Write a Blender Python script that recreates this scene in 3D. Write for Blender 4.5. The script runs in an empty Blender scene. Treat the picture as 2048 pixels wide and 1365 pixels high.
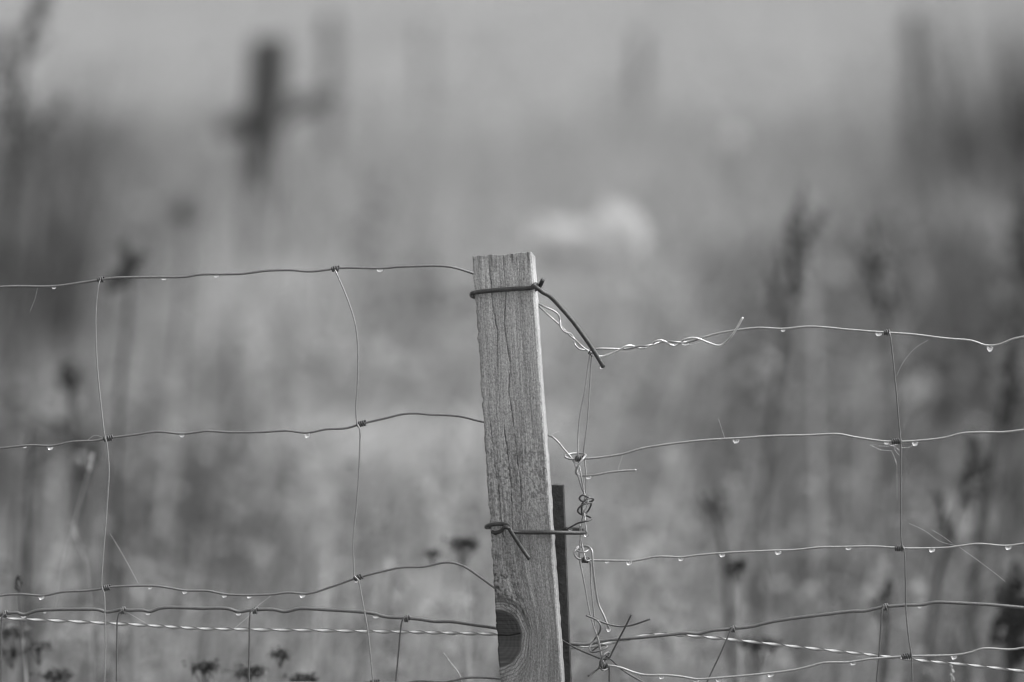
import bpy, math, random
import numpy as np
from mathutils import Vector
R = math.radians
S = bpy.context.scene
COL = S.collection

# ------------------------------------------------------------------ camera
CAM = Vector((0.0, -4.7, 1.5)); FOC = 200.0
AIM_Z = 1.06
PITCH = math.atan2(CAM.z - AIM_Z, -CAM.y)
cd = bpy.data.cameras.new('camera'); cam = bpy.data.objects.new('camera', cd); COL.objects.link(cam)
cam.location = CAM; cam.rotation_euler = (math.pi / 2 - PITCH, 0, 0)
cd.lens = FOC; cd.sensor_width = 36.0; cd.sensor_fit = 'HORIZONTAL'
cd.clip_start = 0.05; cd.clip_end = 4000
cd.dof.use_dof = True; cd.dof.focus_distance = 4.73; cd.dof.aperture_fstop = 4.2; cd.dof.aperture_blades = 0
S.camera = cam

# ------------------------------------------------------------------ light: black-and-white overcast daylight
SUN_EL, SUN_AZ = R(50), R(92)          # azimuth measured from +Y towards +X: to the right of the fence
w = bpy.data.worlds.new('World'); S.world = w; w.use_nodes = True
nt = w.node_tree; nt.nodes.clear()
sky = nt.nodes.new('ShaderNodeTexSky'); sky.sky_type = 'NISHITA'; sky.sun_disc = False
sky.sun_elevation = SUN_EL; sky.sun_rotation = SUN_AZ
sky.air_density = 1.0; sky.dust_density = 6.0; sky.ozone_density = 1.0
bw = nt.nodes.new('ShaderNodeRGBToBW'); bg = nt.nodes.new('ShaderNodeBackground'); wo = nt.nodes.new('ShaderNodeOutputWorld')
bg.inputs['Strength'].default_value = 0.135
nt.links.new(sky.outputs[0], bw.inputs[0]); nt.links.new(bw.outputs[0], bg.inputs[0]); nt.links.new(bg.outputs[0], wo.inputs[0])
sd = bpy.data.lights.new('sun', 'SUN'); sun = bpy.data.objects.new('sun', sd); COL.objects.link(sun)
sd.energy = 0.92; sd.angle = R(55); sd.color = (1, 1, 1)
to_sun = Vector((math.sin(SUN_AZ) * math.cos(SUN_EL), math.cos(SUN_AZ) * math.cos(SUN_EL), math.sin(SUN_EL)))
sun.rotation_euler = to_sun.to_track_quat('Z', 'Y').to_euler()
sun.location = to_sun * 20
vs = S.view_settings; S.display_settings.display_device = 'sRGB'
vs.view_transform = 'Standard'; vs.look = 'None'; vs.gamma = 1.0; vs.use_curve_mapping = False
vs.exposure = 1.04
S.cycles.use_denoising = True; S.cycles.filter_width = 1.25
S.cycles.max_bounces = 10; S.cycles.transmission_bounces = 8
S.cycles.caustics_refractive = True

# ------------------------------------------------------------------ pixel of the 2048 px photograph -> place at depth Y
FPX = 2048 * FOC / 36.0
cp, sp = math.cos(PITCH), math.sin(PITCH)
def at(px, py, Y=0.0):
    a = (px - 1024.0) / FPX; b = (682.5 - py) / FPX
    d = Vector((a, cp + b * sp, -sp + b * cp))
    return CAM + d * ((Y - CAM.y) / d.y)
MM = 4.7 * 36.0 / FOC / 2048.0         # metres per photo pixel at the fence

# ------------------------------------------------------------------ helpers
def tag(o, label=None, cat=None, group=None, kind=None):
    if label: o['label'] = label
    if cat: o['category'] = cat
    if group: o['group'] = group
    if kind: o['kind'] = kind
    return o
def empty(name, loc, label, cat, group=None):
    o = bpy.data.objects.new(name, None); COL.objects.link(o); o.location = loc; o.empty_display_size = 0.05
    return tag(o, label, cat, group)

class MB:
    def __init__(self): self.v = []; self.f = []
    def tube(self, pts, rad, sides=8, sub=5, closed_ends=True):
        pts = [Vector(p) for p in pts]
        if sub > 1 and len(pts) > 2:
            out = []
            for i in range(len(pts) - 1):
                p0 = pts[i - 1] if i else pts[0] * 2 - pts[1]
                p1, p2 = pts[i], pts[i + 1]
                p3 = pts[i + 2] if i + 2 < len(pts) else pts[-1] * 2 - pts[-2]
                d0, d1, d2 = [max((a - b).length, 1e-7) ** 0.5 for a, b in ((p1, p0), (p2, p1), (p3, p2))]
                m1 = (p1 - p0) / d0 - (p2 - p0) / (d0 + d1) + (p2 - p1) / d1
                m2 = (p2 - p1) / d1 - (p3 - p1) / (d1 + d2) + (p3 - p2) / d2
                m1 *= d1; m2 *= d1
                for k in range(sub):
                    t = k / sub; t2 = t * t; t3 = t2 * t
                    out.append((2*t3 - 3*t2 + 1) * p1 + (t3 - 2*t2 + t) * m1 + (-2*t3 + 3*t2) * p2 + (t3 - t2) * m2)
            out.append(pts[-1]); pts = out
        n = len(pts)
        rads = rad if isinstance(rad, (list, tuple)) else [rad, rad]
        def rr(i):
            t = i / max(n - 1, 1) * (len(rads) - 1); k = min(int(t), len(rads) - 2)
            return rads[k] + (rads[k + 1] - rads[k]) * (t - k)
        tg = (pts[1] - pts[0]).normalized()
        nrm = tg.orthogonal().normalized()
        base = len(self.v)
        for i, p in enumerate(pts):
            t = (pts[min(i + 1, n - 1)] - pts[max(i - 1, 0)])
            t = t.normalized() if t.length > 1e-9 else tg
            q = tg.rotation_difference(t); nrm = q @ nrm; nrm = (nrm - t * nrm.dot(t)).normalized(); tg = t
            b = t.cross(nrm); r = rr(i)
            for k in range(sides):
                a = 2 * math.pi * k / sides
                self.v.append(p + nrm * (r * math.cos(a)) + b * (r * math.sin(a)))
        for i in range(n - 1):
            for k in range(sides):
                k2 = (k + 1) % sides
                self.f.append((base + i*sides + k, base + i*sides + k2, base + (i+1)*sides + k2, base + (i+1)*sides + k))
        if closed_ends:
            self.f.append(tuple(base + k for k in reversed(range(sides))))
            self.f.append(tuple(base + (n-1)*sides + k for k in range(sides)))
        return self
    def blob(self, c, r, rnd, squash=(1, 1, 1), nu=7, nv=5, jit=0.15):
        c = Vector(c); base = len(self.v)
        self.v.append(c + Vector((0, 0, r * squash[2])))
        for j in range(1, nv):
            th = math.pi * j / nv
            for i in range(nu):
                ph = 2 * math.pi * i / nu; q = r * (1 + rnd.uniform(-jit, jit))
                self.v.append(c + Vector((q*math.sin(th)*math.cos(ph)*squash[0], q*math.sin(th)*math.sin(ph)*squash[1], q*math.cos(th)*squash[2])))
        self.v.append(c - Vector((0, 0, r * squash[2]))); last = len(self.v) - 1
        for i in range(nu):
            i2 = (i + 1) % nu
            self.f.append((base, base + 1 + i, base + 1 + i2))
            self.f.append((last, base + 1 + (nv-2)*nu + i2, base + 1 + (nv-2)*nu + i))
            for j in range(nv - 2):
                self.f.append((base+1+j*nu+i, base+1+(j+1)*nu+i, base+1+(j+1)*nu+i2, base+1+j*nu+i2))
        return self
    def leaf(self, p, d, length, width, droop=0.3, fold=0.25, n=7):
        p = Vector(p); d = Vector(d).normalized(); side = d.cross(Vector((0, 0, 1)))
        side = side.normalized() if side.length > 1e-3 else Vector((1, 0, 0))
        up = side.cross(d).normalized(); base = len(self.v)
        for i in range(n + 1):
            t = i / n; c = p + d * (length * t) - Vector((0, 0, 1)) * (droop * length * t * t)
            hw = width * 0.5 * (math.sin(math.pi * min(1, t * 0.93 + 0.07)) ** 0.75 if t < 1 else 0.03)
            self.v += [c - side * hw + up * (fold * hw), c, c + side * hw + up * (fold * hw)]
        for i in range(n):
            a = base + 3 * i
            self.f += [(a, a+1, a+4, a+3), (a+1, a+2, a+5, a+4)]
        return self
    def build(self, name, mat, parent=None, smooth=True):
        me = bpy.data.meshes.new(name)
        off = parent.location if parent is not None and parent.parent is None else (parent.parent.location if parent is not None else Vector((0, 0, 0)))
        me.from_pydata([tuple(Vector(v) - off) for v in self.v], [], self.f); me.update()
        if smooth: me.polygons.foreach_set('use_smooth', [True] * len(me.polygons))
        me.materials.append(mat)
        o = bpy.data.objects.new(name, me); COL.objects.link(o)
        if parent is not None: o.parent = parent
        return o
    def thing(self, name, mat, origin, label, cat, group=None, smooth=True):   # a one-mesh thing with its own origin
        e = Vector(origin); self.v = [Vector(v) - e for v in self.v]
        o = self.build(name, mat, None, smooth); o.location = e
        return tag(o, label, cat, group)

def trace(pts, Y=0.0):                                    # photo trace -> 3D; a third number is the depth in mm
    return [at(p[0], p[1], (p[2] / 1000.0 if len(p) > 2 else Y)) for p in pts]

# ------------------------------------------------------------------ materials (all neutral: the photograph is black and white)
def mat(name, val, rough=0.6, metal=0.0, var=0.0, scale=40.0, bump=0.0, transl=0.0, spec=0.5, coords='Object', stretch=(1, 1, 1)):
    m = bpy.data.materials.new(name); m.use_nodes = True; t = m.node_tree
    p = t.nodes['Principled BSDF']; p.inputs['Roughness'].default_value = rough; p.inputs['Metallic'].default_value = metal
    p.inputs['Specular IOR Level'].default_value = spec
    p.inputs['Base Color'].default_value = (val, val, val, 1)
    if var > 0 or bump > 0:
        tc = t.nodes.new('ShaderNodeTexCoord'); mp = t.nodes.new('ShaderNodeMapping'); mp.inputs['Scale'].default_value = stretch
        no = t.nodes.new('ShaderNodeTexNoise'); no.inputs['Scale'].default_value = scale; no.inputs['Detail'].default_value = 5; no.inputs['Roughness'].default_value = 0.6
        t.links.new(tc.outputs[coords], mp.inputs[0]); t.links.new(mp.outputs[0], no.inputs['Vector'])
        if var > 0:
            rp = t.nodes.new('ShaderNodeMapRange'); rp.inputs['From Min'].default_value = 0.3; rp.inputs['From Max'].default_value = 0.7
            rp.inputs['To Min'].default_value = val * (1 - var); rp.inputs['To Max'].default_value = val * (1 + var)
            t.links.new(no.outputs['Fac'], rp.inputs[0]); t.links.new(rp.outputs[0], p.inputs['Base Color'])
        if bump > 0:
            b = t.nodes.new('ShaderNodeBump'); b.inputs['Strength'].default_value = bump; b.inputs['Distance'].default_value = 0.002
            t.links.new(no.outputs['Fac'], b.inputs['Height']); t.links.new(b.outputs[0], p.inputs['Normal'])
    if transl > 0:
        tr = t.nodes.new('ShaderNodeBsdfTranslucent'); tr.inputs[0].default_value = (val, val, val, 1)
        mx = t.nodes.new('ShaderNodeMixShader'); mx.inputs[0].default_value = transl
        out = t.nodes['Material Output']
        t.links.new(p.outputs[0], mx.inputs[1]); t.links.new(tr.outputs[0], mx.inputs[2]); t.links.new(mx.outputs[0], out.inputs[0])
    return m
M = {}
M['wire'] = mat('galvanised_wire', 0.17, 0.36, 0.45, 0.35, 900, 0.25)
M['wire_pale'] = mat('pale_galvanised_wire', 0.34, 0.36, 0.5, 0.3, 900, 0.2)  # paler tone for the right netting, left stays and strand ends
M['wire_lit'] = mat('painted_lit_wire', 0.62, 0.4, 0.4, 0.2, 900, 0.2)  # light caught by the upturned loose end, put into a paler base colour
M['wire_heavy'] = mat('weathered_heavy_wire', 0.13, 0.42, 0.35, 0.3, 700, 0.3)
M['knot'] = mat('knot_wire', 0.085, 0.45, 0.4, 0.4, 900, 0.2)
M['tie'] = mat('dark_tie_wire', 0.045, 0.36, 0.25, 0.45, 600, 0.3)
M['stake'] = mat('dark_steel', 0.034, 0.55, 0.2, 0.55, 260, 0.6)
M['strand'] = mat('dark_strand', 0.05, 0.5, 0.2)
M['tape'] = mat('pale_strand', 0.52, 0.35, 0.0, 0.15, 500)
M['thread'] = mat('spider_silk', 0.9, 0.4)
M['pale'] = mat('pale_dry_grass', 0.50, 0.7, 0, transl=0.35, spec=0.2)
M['straw'] = mat('dead_straw', 0.50, 0.7, 0, transl=0.3, spec=0.2)
M['herb'] = mat('pale_herb', 0.34, 0.7, 0, transl=0.3, spec=0.2)
M['field'] = mat('field_grass', 0.30, 0.7, 0, transl=0.3, spec=0.2)
M['mid'] = mat('grey_green_grass', 0.27, 0.7, 0, transl=0.35, spec=0.2)
M['dark'] = mat('dark_grass', 0.11, 0.7, 0, transl=0.3, spec=0.2)
M['weed'] = mat('dark_weed', 0.05, 0.7, 0, 0.4, 60, spec=0.2)
M['weed_mid'] = mat('brown_weed', 0.10, 0.7, 0, 0.4, 60, spec=0.2)
M['stalk'] = mat('straw_stalk', 0.42, 0.7, 0, 0.2, 80, spec=0.2)
M['petal'] = mat('white_petal', 0.85, 0.7, 0, transl=0.5, spec=0.2)
M['old_wood'] = mat('far_post_wood', 0.045, 0.8, 0, 0.4, 25, 0.4, stretch=(4, 4, 0.4))
M['old_wood_pale'] = mat('far_pole_wood', 0.16, 0.8, 0, 0.4, 25, 0.4, stretch=(4, 4, 0.4))
def glass():
    m = bpy.data.materials.new('water'); m.use_nodes = True
    p = m.node_tree.nodes['Principled BSDF']; p.inputs['Base Color'].default_value = (1, 1, 1, 1)
    p.inputs['Roughness'].default_value = 0.0; p.inputs['IOR'].default_value = 1.333; p.inputs['Transmission Weight'].default_value = 1.0
    return m
M['water'] = glass()

# ------------------------------------------------------------------ ground
def ground():
    xs = np.concatenate([-np.geomspace(900, 6, 16), np.linspace(-5, 5, 41), np.geomspace(6, 900, 16)])
    ys = np.concatenate([-np.geomspace(300, 7, 10), np.linspace(-6, 30, 91), np.geomspace(31, 1800, 24)])
    X, Y = np.meshgrid(xs, ys); nx, ny = len(xs), len(ys)
    Z = 0.02 * np.sin(X * 1.7 + 0.4) * np.sin(Y * 1.3) + 0.015 * np.sin(X * 3.1 + Y * 2.3)
    me = bpy.data.meshes.new('ground')
    v = np.stack([X, Y, Z], -1).reshape(-1, 3)
    f = [(j*nx+i, j*nx+i+1, (j+1)*nx+i+1, (j+1)*nx+i) for j in range(ny-1) for i in range(nx-1)]
    me.from_pydata(v.tolist(), [], f); me.polygons.foreach_set('use_smooth', [True] * len(f))
    m = bpy.data.materials.new('meadow_ground'); m.use_nodes = True; t = m.node_tree; p = t.nodes['Principled BSDF']
    p.inputs['Roughness'].default_value = 0.9; p.inputs['Specular IOR Level'].default_value = 0.1
    g = t.nodes.new('ShaderNodeNewGeometry'); sx = t.nodes.new('ShaderNodeSeparateXYZ'); t.links.new(g.outputs['Position'], sx.inputs[0])
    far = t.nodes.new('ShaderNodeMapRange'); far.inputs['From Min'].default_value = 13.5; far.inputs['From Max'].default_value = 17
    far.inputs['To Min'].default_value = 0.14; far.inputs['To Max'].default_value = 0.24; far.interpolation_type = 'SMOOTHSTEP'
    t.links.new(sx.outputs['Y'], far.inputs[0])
    n = t.nodes.new('ShaderNodeTexNoise'); n.inputs['Scale'].default_value = 0.55; n.inputs['Detail'].default_value = 8; n.inputs['Roughness'].default_value = 0.65
    t.links.new(g.outputs['Position'], n.inputs['Vector'])
    mr = t.nodes.new('ShaderNodeMapRange'); mr.inputs['From Min'].default_value = 0.3; mr.inputs['From Max'].default_value = 0.7
    mr.inputs['To Min'].default_value = 0.85; mr.inputs['To Max'].default_value = 1.15
    t.links.new(n.outputs['Fac'], mr.inputs[0])
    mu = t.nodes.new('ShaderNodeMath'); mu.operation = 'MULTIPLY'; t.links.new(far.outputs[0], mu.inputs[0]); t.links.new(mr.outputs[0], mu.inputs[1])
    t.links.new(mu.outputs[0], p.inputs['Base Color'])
    n2 = t.nodes.new('ShaderNodeTexNoise'); n2.inputs['Scale'].default_value = 14; n2.inputs['Detail'].default_value = 8
    t.links.new(g.outputs['Position'], n2.inputs['Vector'])
    b = t.nodes.new('ShaderNodeBump'); b.inputs['Strength'].default_value = 0.5; b.inputs['Distance'].default_value = 0.05
    t.links.new(n2.outputs['Fac'], b.inputs['Height']); t.links.new(b.outputs[0], p.inputs['Normal'])
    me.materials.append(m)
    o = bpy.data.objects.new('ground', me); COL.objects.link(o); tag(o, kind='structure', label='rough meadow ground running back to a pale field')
ground()

# ------------------------------------------------------------------ wooden post
def vnoise(x, y, seed):
    xi = np.floor(x).astype(np.int64); yi = np.floor(y).astype(np.int64); fx = x - xi; fy = y - yi
    fx = fx*fx*(3-2*fx); fy = fy*fy*(3-2*fy)
    def h(a, b):
        n = (a * 374761393 + b * 668265263 + seed * 974634777) & 0x7fffffff
        n = ((n ^ (n >> 13)) * 1274126177) & 0x7fffffff
        return ((n ^ (n >> 16)) & 0xffff) / 65535.0
    return (h(xi, yi)*(1-fx) + h(xi+1, yi)*fx)*(1-fy) + (h(xi, yi+1)*(1-fx) + h(xi+1, yi+1)*fx)*fy
def wooden_post():
    base = at(1040, 3190, 0.012); base.z = 0.0
    ys = np.concatenate([np.arange(0, 900, 1.25), np.linspace(900, 2760, 60)])      # along the post, px below its top
    NF = 104
    per = [('L', t) for t in np.linspace(1, 0.06, 8)] + [('F', t) for t in np.linspace(0, 1, NF)] + [('R', t) for t in np.linspace(0.05, 1, 12)] + [('B', t) for t in np.linspace(0.9, 0.1, 9)]
    nP, nR = len(per), len(ys)
    V = np.zeros((nR, nP, 3)); crk = np.zeros((nR, nP)); ring = np.full((nR, nP), 9.0); fz = np.zeros((nR, nP)); GU = np.zeros((nR, nP)); GV = np.zeros((nR, nP)); endg = np.zeros((nR, nP))
    cracks = [([(977, 508), (978, 530), (982.4, 574), (985, 610), (994.5, 662), (996, 735)], 1.5),
              ([(1006.6, 505), (1008, 540), (1012, 585), (1008, 647), (1014, 689), (1021, 733), (1017, 780), (1027.5, 852), (1034, 916), (1039.6, 956), (1043, 1010), (1047, 1050)], 1.35),
              ([(981, 850), (983.5, 875), (990, 934), (996.7, 982), (1002, 1039), (1009, 1087), (1014, 1153)], 1.2),
              ([(1008, 860), (1014, 894), (1019.8, 956), (1023, 1000), (1025, 1062)], 1.5),
              ([(1038, 515), (1040, 570)], 0.9), ([(1030, 1070), (1036, 1130)], 0.7), ([(1000, 1271), (1018, 1272), (1040, 1268)], 1.4)]
    for j, yv in enumerate(ys):
        for i, (s, t) in enumerate(per):
            pass
    T = np.array([t for s, t in per]); SD = np.array([s for s, t in per])
    for j, yv in enumerate(ys):
        q = yv / 900.0
        fF, fR, fL, fB = SD == 'F', SD == 'R', SD == 'L', SD == 'B'
        ytop = np.where(fF, 513.5 - 8.5 * T, np.where(fR, 505 + 9 * T, np.where(fL, 513.5 + 9 * T, 522.5 - 8.5 * T)))
        ytop = ytop + (vnoise(np.arange(nP) * 0.22, np.zeros(nP), 5) - 0.5) * 3.2 * max(0, 1 - yv / 30)
        py = ytop + yv
        xL = 945 + (py - 513) * 0.0657; xR = 1062 + (py - 504) * 0.0720; xB = 1070 + (py - 513) * 0.0705
        # rough sawn arrises
        nl = (vnoise(py * 0.09, py * 0 + 1.0, 3) - 0.5) * 3.0 + np.where(vnoise(py * 0.065, py * 0, 8) > 0.84, 1.2, 0)
        nr = (vnoise(py * 0.07, py * 0 + 2.0, 4) - 0.5) * 1.4; nb = (vnoise(py * 0.08, py * 0 + 3.0, 6) - 0.5) * 2.0
        xL = xL + nl; xR = xR + nr; xB = xB + nb
        YF = 0.0075 * (1 - T)
        px = np.where(fF, xL + (xR - xL) * T, np.where(fR, xR + (xB - xR) * T, np.where(fL, xL + (xB - xR) * T, (xL + xB - xR) + (xR - xL) * T)))
        Y = np.where(fF, YF, np.where(fR, 0.022 * T, np.where(fL, 0.0075 + 0.022 * T, 0.0295 - 0.0075 * T)))
        # rounded front edges
        er = np.where(fF, np.minimum(T, 1 - T) * 117, 99); Y = Y + np.where(er < 3, (3 - er) ** 2 * 0.00012, 0)
        d = np.zeros(nP)
        for pts, wd in cracks:
            if pts[0][1] - 6 < py.max() and py.min() < pts[-1][1] + 6 and abs(pts[0][1] - pts[-1][1]) > 20:
                cx = np.interp(py, [p[1] for p in pts], [p[0] for p in pts])
                cx = cx + (vnoise(py * 0.16, py * 0, 11) - 0.5) * 1.6
                fade = np.clip((pts[-1][1] - py) / 60, 0, 1) ** 0.5 * np.clip((py - pts[0][1] + 12) / 12, 0, 1)
                fade = 0.85 * fade * np.clip(0.2 + 1.1 * vnoise(py * 0.045, py * 0 + cx.mean(), 21), 0, 1)
                d = np.maximum(d, np.where(fF, np.clip(0.95 * wd - np.abs(px - cx) * .9, 0, 1.0) * fade, 0))
            elif abs(pts[0][1] - pts[-1][1]) <= 20:
                cy = np.interp(px, [p[0] for p in pts], [p[1] for p in pts])
                d = np.maximum(d, np.where(fF & (px < 1041), np.clip(wd + 0.4 - np.abs(py - cy), 0, 1.2) / 1.2, 0))
        rk = np.sqrt(((px - 999) / 44.0) ** 2 + ((py - 1279) / 56.0) ** 2) + 1e-3
        rk = rk + (vnoise(px * 0.06, py * 0.06, 17) - 0.5) * 0.10
        grain = vnoise(px * 0.55 + py * 0.02, py * 0.016, 2) - 0.5
        mott = vnoise(px * 0.22, py * 0.16, 14) + 0.6 * vnoise(px * 0.5, py * 0.4, 15)
        fuzz = np.exp(-((py - 1165) / 55.0) ** 2 - ((px - 995) / 45.0) ** 2) + 0.55 * np.exp(-((py - 960) / 110.0) ** 2) + 0.6*np.exp(-((py - 1230) / 40.0) ** 2 - ((px - 1040) / 25.0) ** 2)
        fz[j] = np.where(fF, fuzz * np.clip((mott - 0.72) * 2.2, 0, 1), 0)
        dep = 0.00022 * grain * (rk > 1) + 0.0010 * d + 0.0005 * fz[j]
        dep = dep + np.where(fF, 0.0004 * np.clip(1 - np.abs(rk - 1.0) / 0.07, 0, 1), 0)
        Y = Y + np.where(fF, dep, 0)
        px = px + np.where(fR, -dep * 1200 * grain, 0)
        crk[j] = d; ring[j] = np.where(fF, rk, 9)
        u0 = px - (945 + (py - 513) * 0.066)
        flow = np.where(rk > 1, (u0 + 6) * (1 - 0.92 / np.maximum(rk, 1) ** 2), 0)
        GU[j] = np.where(fF, flow, np.where(fR, 300 + 40 * T, np.where(fL, 500 + 40 * T, 700 + 100 * T))) / 100.0
        GV[j] = py / 100.0
        endg[j] = np.clip(1 - yv / 40, 0, 1)
        for i in range(nP):
            V[j, i] = at(px[i], py[i], Y[i])
    V = V.reshape(-1, 3) - np.array(base)
    V[:, 2] = np.maximum(V[:, 2], -0.15)
    f = []
    for j in range(nR - 1):
        for i in range(nP):
            i2 = (i + 1) % nP
            f.append((j*nP+i, (j+1)*nP+i, (j+1)*nP+i2, j*nP+i2))
    f.append(tuple(range(nP))); f.append(tuple((nR-1)*nP + i for i in reversed(range(nP))))
    me = bpy.data.meshes.new('wooden_post'); me.from_pydata(V.tolist(), [], f)
    me.polygons.foreach_set('use_smooth', [True] * (len(f) - 2) + [False, False])
    for nm, arr in (('crack', crk), ('ring', ring), ('fuzz', fz), ('endg', endg)):
        a = me.attributes.new(nm, 'FLOAT', 'POINT'); a.data.foreach_set('value', arr.reshape(-1).astype(np.float32))
    a = me.attributes.new('grain', 'FLOAT_VECTOR', 'POINT')
    a.data.foreach_set('vector', np.stack([GU, GV, np.zeros_like(GU)], -1).reshape(-1).astype(np.float32))
    # sharp long edges
    m = bpy.data.materials.new('weathered_wood'); m.use_nodes = True; t = m.node_tree; p = t.nodes['Principled BSDF']
    p.inputs['Roughness'].default_value = 0.75; p.inputs['Specular IOR Level'].default_value = 0.25
    def N(ty, **k):
        n = t.nodes.new(ty)
        for a, b in k.items(): setattr(n, a, b)
        return n
    L = t.links.new
    def attr(nm, out='Fac'):
        n = N('ShaderNodeAttribute'); n.attribute_name = nm; return n.outputs[out]
    def math_(op, a, b=None, clamp=False):
        n = N('ShaderNodeMath', operation=op); n.use_clamp = clamp
        for k, v in enumerate((a, b)):
            if v is None: continue
            if isinstance(v, (int, float)): n.inputs[k].default_value = v
            else: L(v, n.inputs[k])
        return n.outputs[0]
    def noise(sx, sy, sc, det=6, rough=0.6):
        mp = N('ShaderNodeMapping'); mp.inputs['Scale'].default_value = (sx, sy, 1); L(attr('grain', 'Vector'), mp.inputs[0])
        n = N('ShaderNodeTexNoise'); n.inputs['Scale'].default_value = sc; n.inputs['Detail'].default_value = det; n.inputs['Roughness'].default_value = rough; n.inputs['Distortion'].default_value = 0.7
        L(mp.outputs[0], n.inputs['Vector']); return n.outputs['Fac']
    def rng(v, a, b, c, d):
        n = N('ShaderNodeMapRange'); n.inputs['From Min'].default_value = a; n.inputs['From Max'].default_value = b
        n.inputs['To Min'].default_value = c; n.inputs['To Max'].default_value = d; L(v, n.inputs[0]); return n.outputs[0]
    g1 = noise(26, 0.55, 1.0); g2 = noise(70, 2.2, 1.0); g3 = noise(7, 0.25, 1.0, 3); g4 = noise(30, 22, 1.0, 4)
    col = rng(g1, 0.3, 0.7, 0.70, 1.20)
    col = math_('MULTIPLY', col, rng(g2, 0.3, 0.7, 0.80, 1.16))
    col = math_('MULTIPLY', col, rng(g3, 0.3, 0.7, 0.80, 1.18))
    col = math_('MULTIPLY', col, rng(g4, 0.32, 0.68, 0.62, 1.28))
    gvn = N('ShaderNodeSeparateXYZ'); L(attr('grain', 'Vector'), gvn.inputs[0])
    g5 = noise(60, 9, 1.0, 3); col = math_('MULTIPLY', col, rng(g5, 0.56, 0.70, 1.0, 0.5))
    lower_tone = rng(gvn.outputs[1], 5.5, 12.5, 1.0, 0.60)  # post tone darkens towards the bottom
    col = math_('MULTIPLY', col, lower_tone); col = math_('MULTIPLY', col, POST_VAL)
    # end-grain stain at the saw cut
    st = noise(14, 1.2, 1.0, 5)
    st = math_('MULTIPLY', rng(st, 0.45, 0.65, 0.0, 0.8), attr('endg')); col = math_('MULTIPLY', col, math_('SUBTRACT', 1.0, st))
    # fuzz, ring bands, knot, cracks
    col = math_('MULTIPLY', col, math_('SUBTRACT', 1.0, math_('MULTIPLY', attr('fuzz'), 0.75)))
    r = attr('ring')
    rb = math_('SINE', math_('MULTIPLY', r, 52.0)); rb = rng(rb, 0.0, 1.0, 0.0, 0.5)
    rbm = math_('MULTIPLY', rb, rng(r, 1.05, 2.1, 1.0, 0.0)); col = math_('MULTIPLY', col, math_('SUBTRACT', 1.0, rbm))
    up_ = rng(gvn.outputs[1], 12.3, 12.7, 1.0, 0.0)
    band = math_('MULTIPLY', math_('MULTIPLY', rng(r, 1.28, 1.36, 0.0, 1.0), rng(r, 1.48, 1.56, 1.0, 0.0)), up_)
    col = math_('MULTIPLY', col, math_('SUBTRACT', 1.0, math_('MULTIPLY', band, math_('MULTIPLY', rng(g4, 0.3, 0.6, 0.5, 1.0), 0.62))))
    mkn = rng(r, 0.97, 1.05, 1.0, 0.0)
    kn = math_('MULTIPLY', rng(math_('SINE', math_('MULTIPLY', r, 33.0)), -1, 1, 0.86, 1.1), 0.050)
    kn = math_('MULTIPLY', kn, rng(noise(3, 20, 1.0, 5), 0.3, 0.7, 0.7, 1.35))
    kn = math_('MULTIPLY', kn, rng(gvn.outputs[1], 12.6, 13.2, 0.75, 1.7))
    mix = N('ShaderNodeMix', data_type='FLOAT'); L(mkn, mix.inputs[0]); L(col, mix.inputs[2]); L(kn, mix.inputs[3]); col = mix.outputs[0]
    col = math_('MULTIPLY', col, math_('SUBTRACT', 1.0, math_('MULTIPLY', attr('crack'), 0.86)))
    L(col, p.inputs['Base Color'])
    hb = math_('ADD', math_('MULTIPLY', g1, 0.6), math_('ADD', math_('MULTIPLY', g2, 0.5), math_('MULTIPLY', g4, 0.5)))
    b = N('ShaderNodeBump'); b.inputs['Strength'].default_value = 0.8; b.inputs['Distance'].default_value = 0.0008
    L(hb, b.inputs['Height']); L(b.outputs[0], p.inputs['Normal'])
    me.materials.append(m)
    o = bpy.data.objects.new('wooden_post', me); COL.objects.link(o); o.location = base
    tag(o, 'weathered square-sawn wooden post with long cracks and a dark knot, in sharp focus', 'fence post')
POST_VAL = 0.50
wooden_post()

# ------------------------------------------------------------------ dark steel stake behind the post
def stake():
    b = MB(); base = at(1150, 3200, 0.04); base.z = 0
    top, bot = 970.5, 3180
    def ring(py):
        xr = 1128.5 + (py - 970) * 0.0392; xl = 1097 + (py - 970) * 0.0425
        return [at(xl, py, .034), at(xr - 3, py + 1, .034), at(xr, py + 0.6, .0365), at(xr, py - 1, .040), at(xr - 12, py - 1, .040), at(xr - 15, py - 2, .058), at(xr - 21, py - 2, .058), at(xr - 22, py - 1, .040), at(xl, py - 1, .040)]
    rows = [top + k * (bot - top) / 60 for k in range(61)]
    rr = [ring(y) for y in rows]; n = len(rr[0])
    for k, q in enumerate(rr):
        b.v += [Vector((v.x, v.y, max(v.z, -0.1))) for v in q]
    for k in range(60):
        for i in range(n):
            i2 = (i + 1) % n; b.f.append((k*n+i, (k+1)*n+i, (k+1)*n+i2, k*n+i2))
    b.f.append(tuple(range(n)))
    b.thing('metal_stake', M['stake'], base, 'dark steel stake standing right behind the wooden post', 'stake', smooth=False)
stake()

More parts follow.
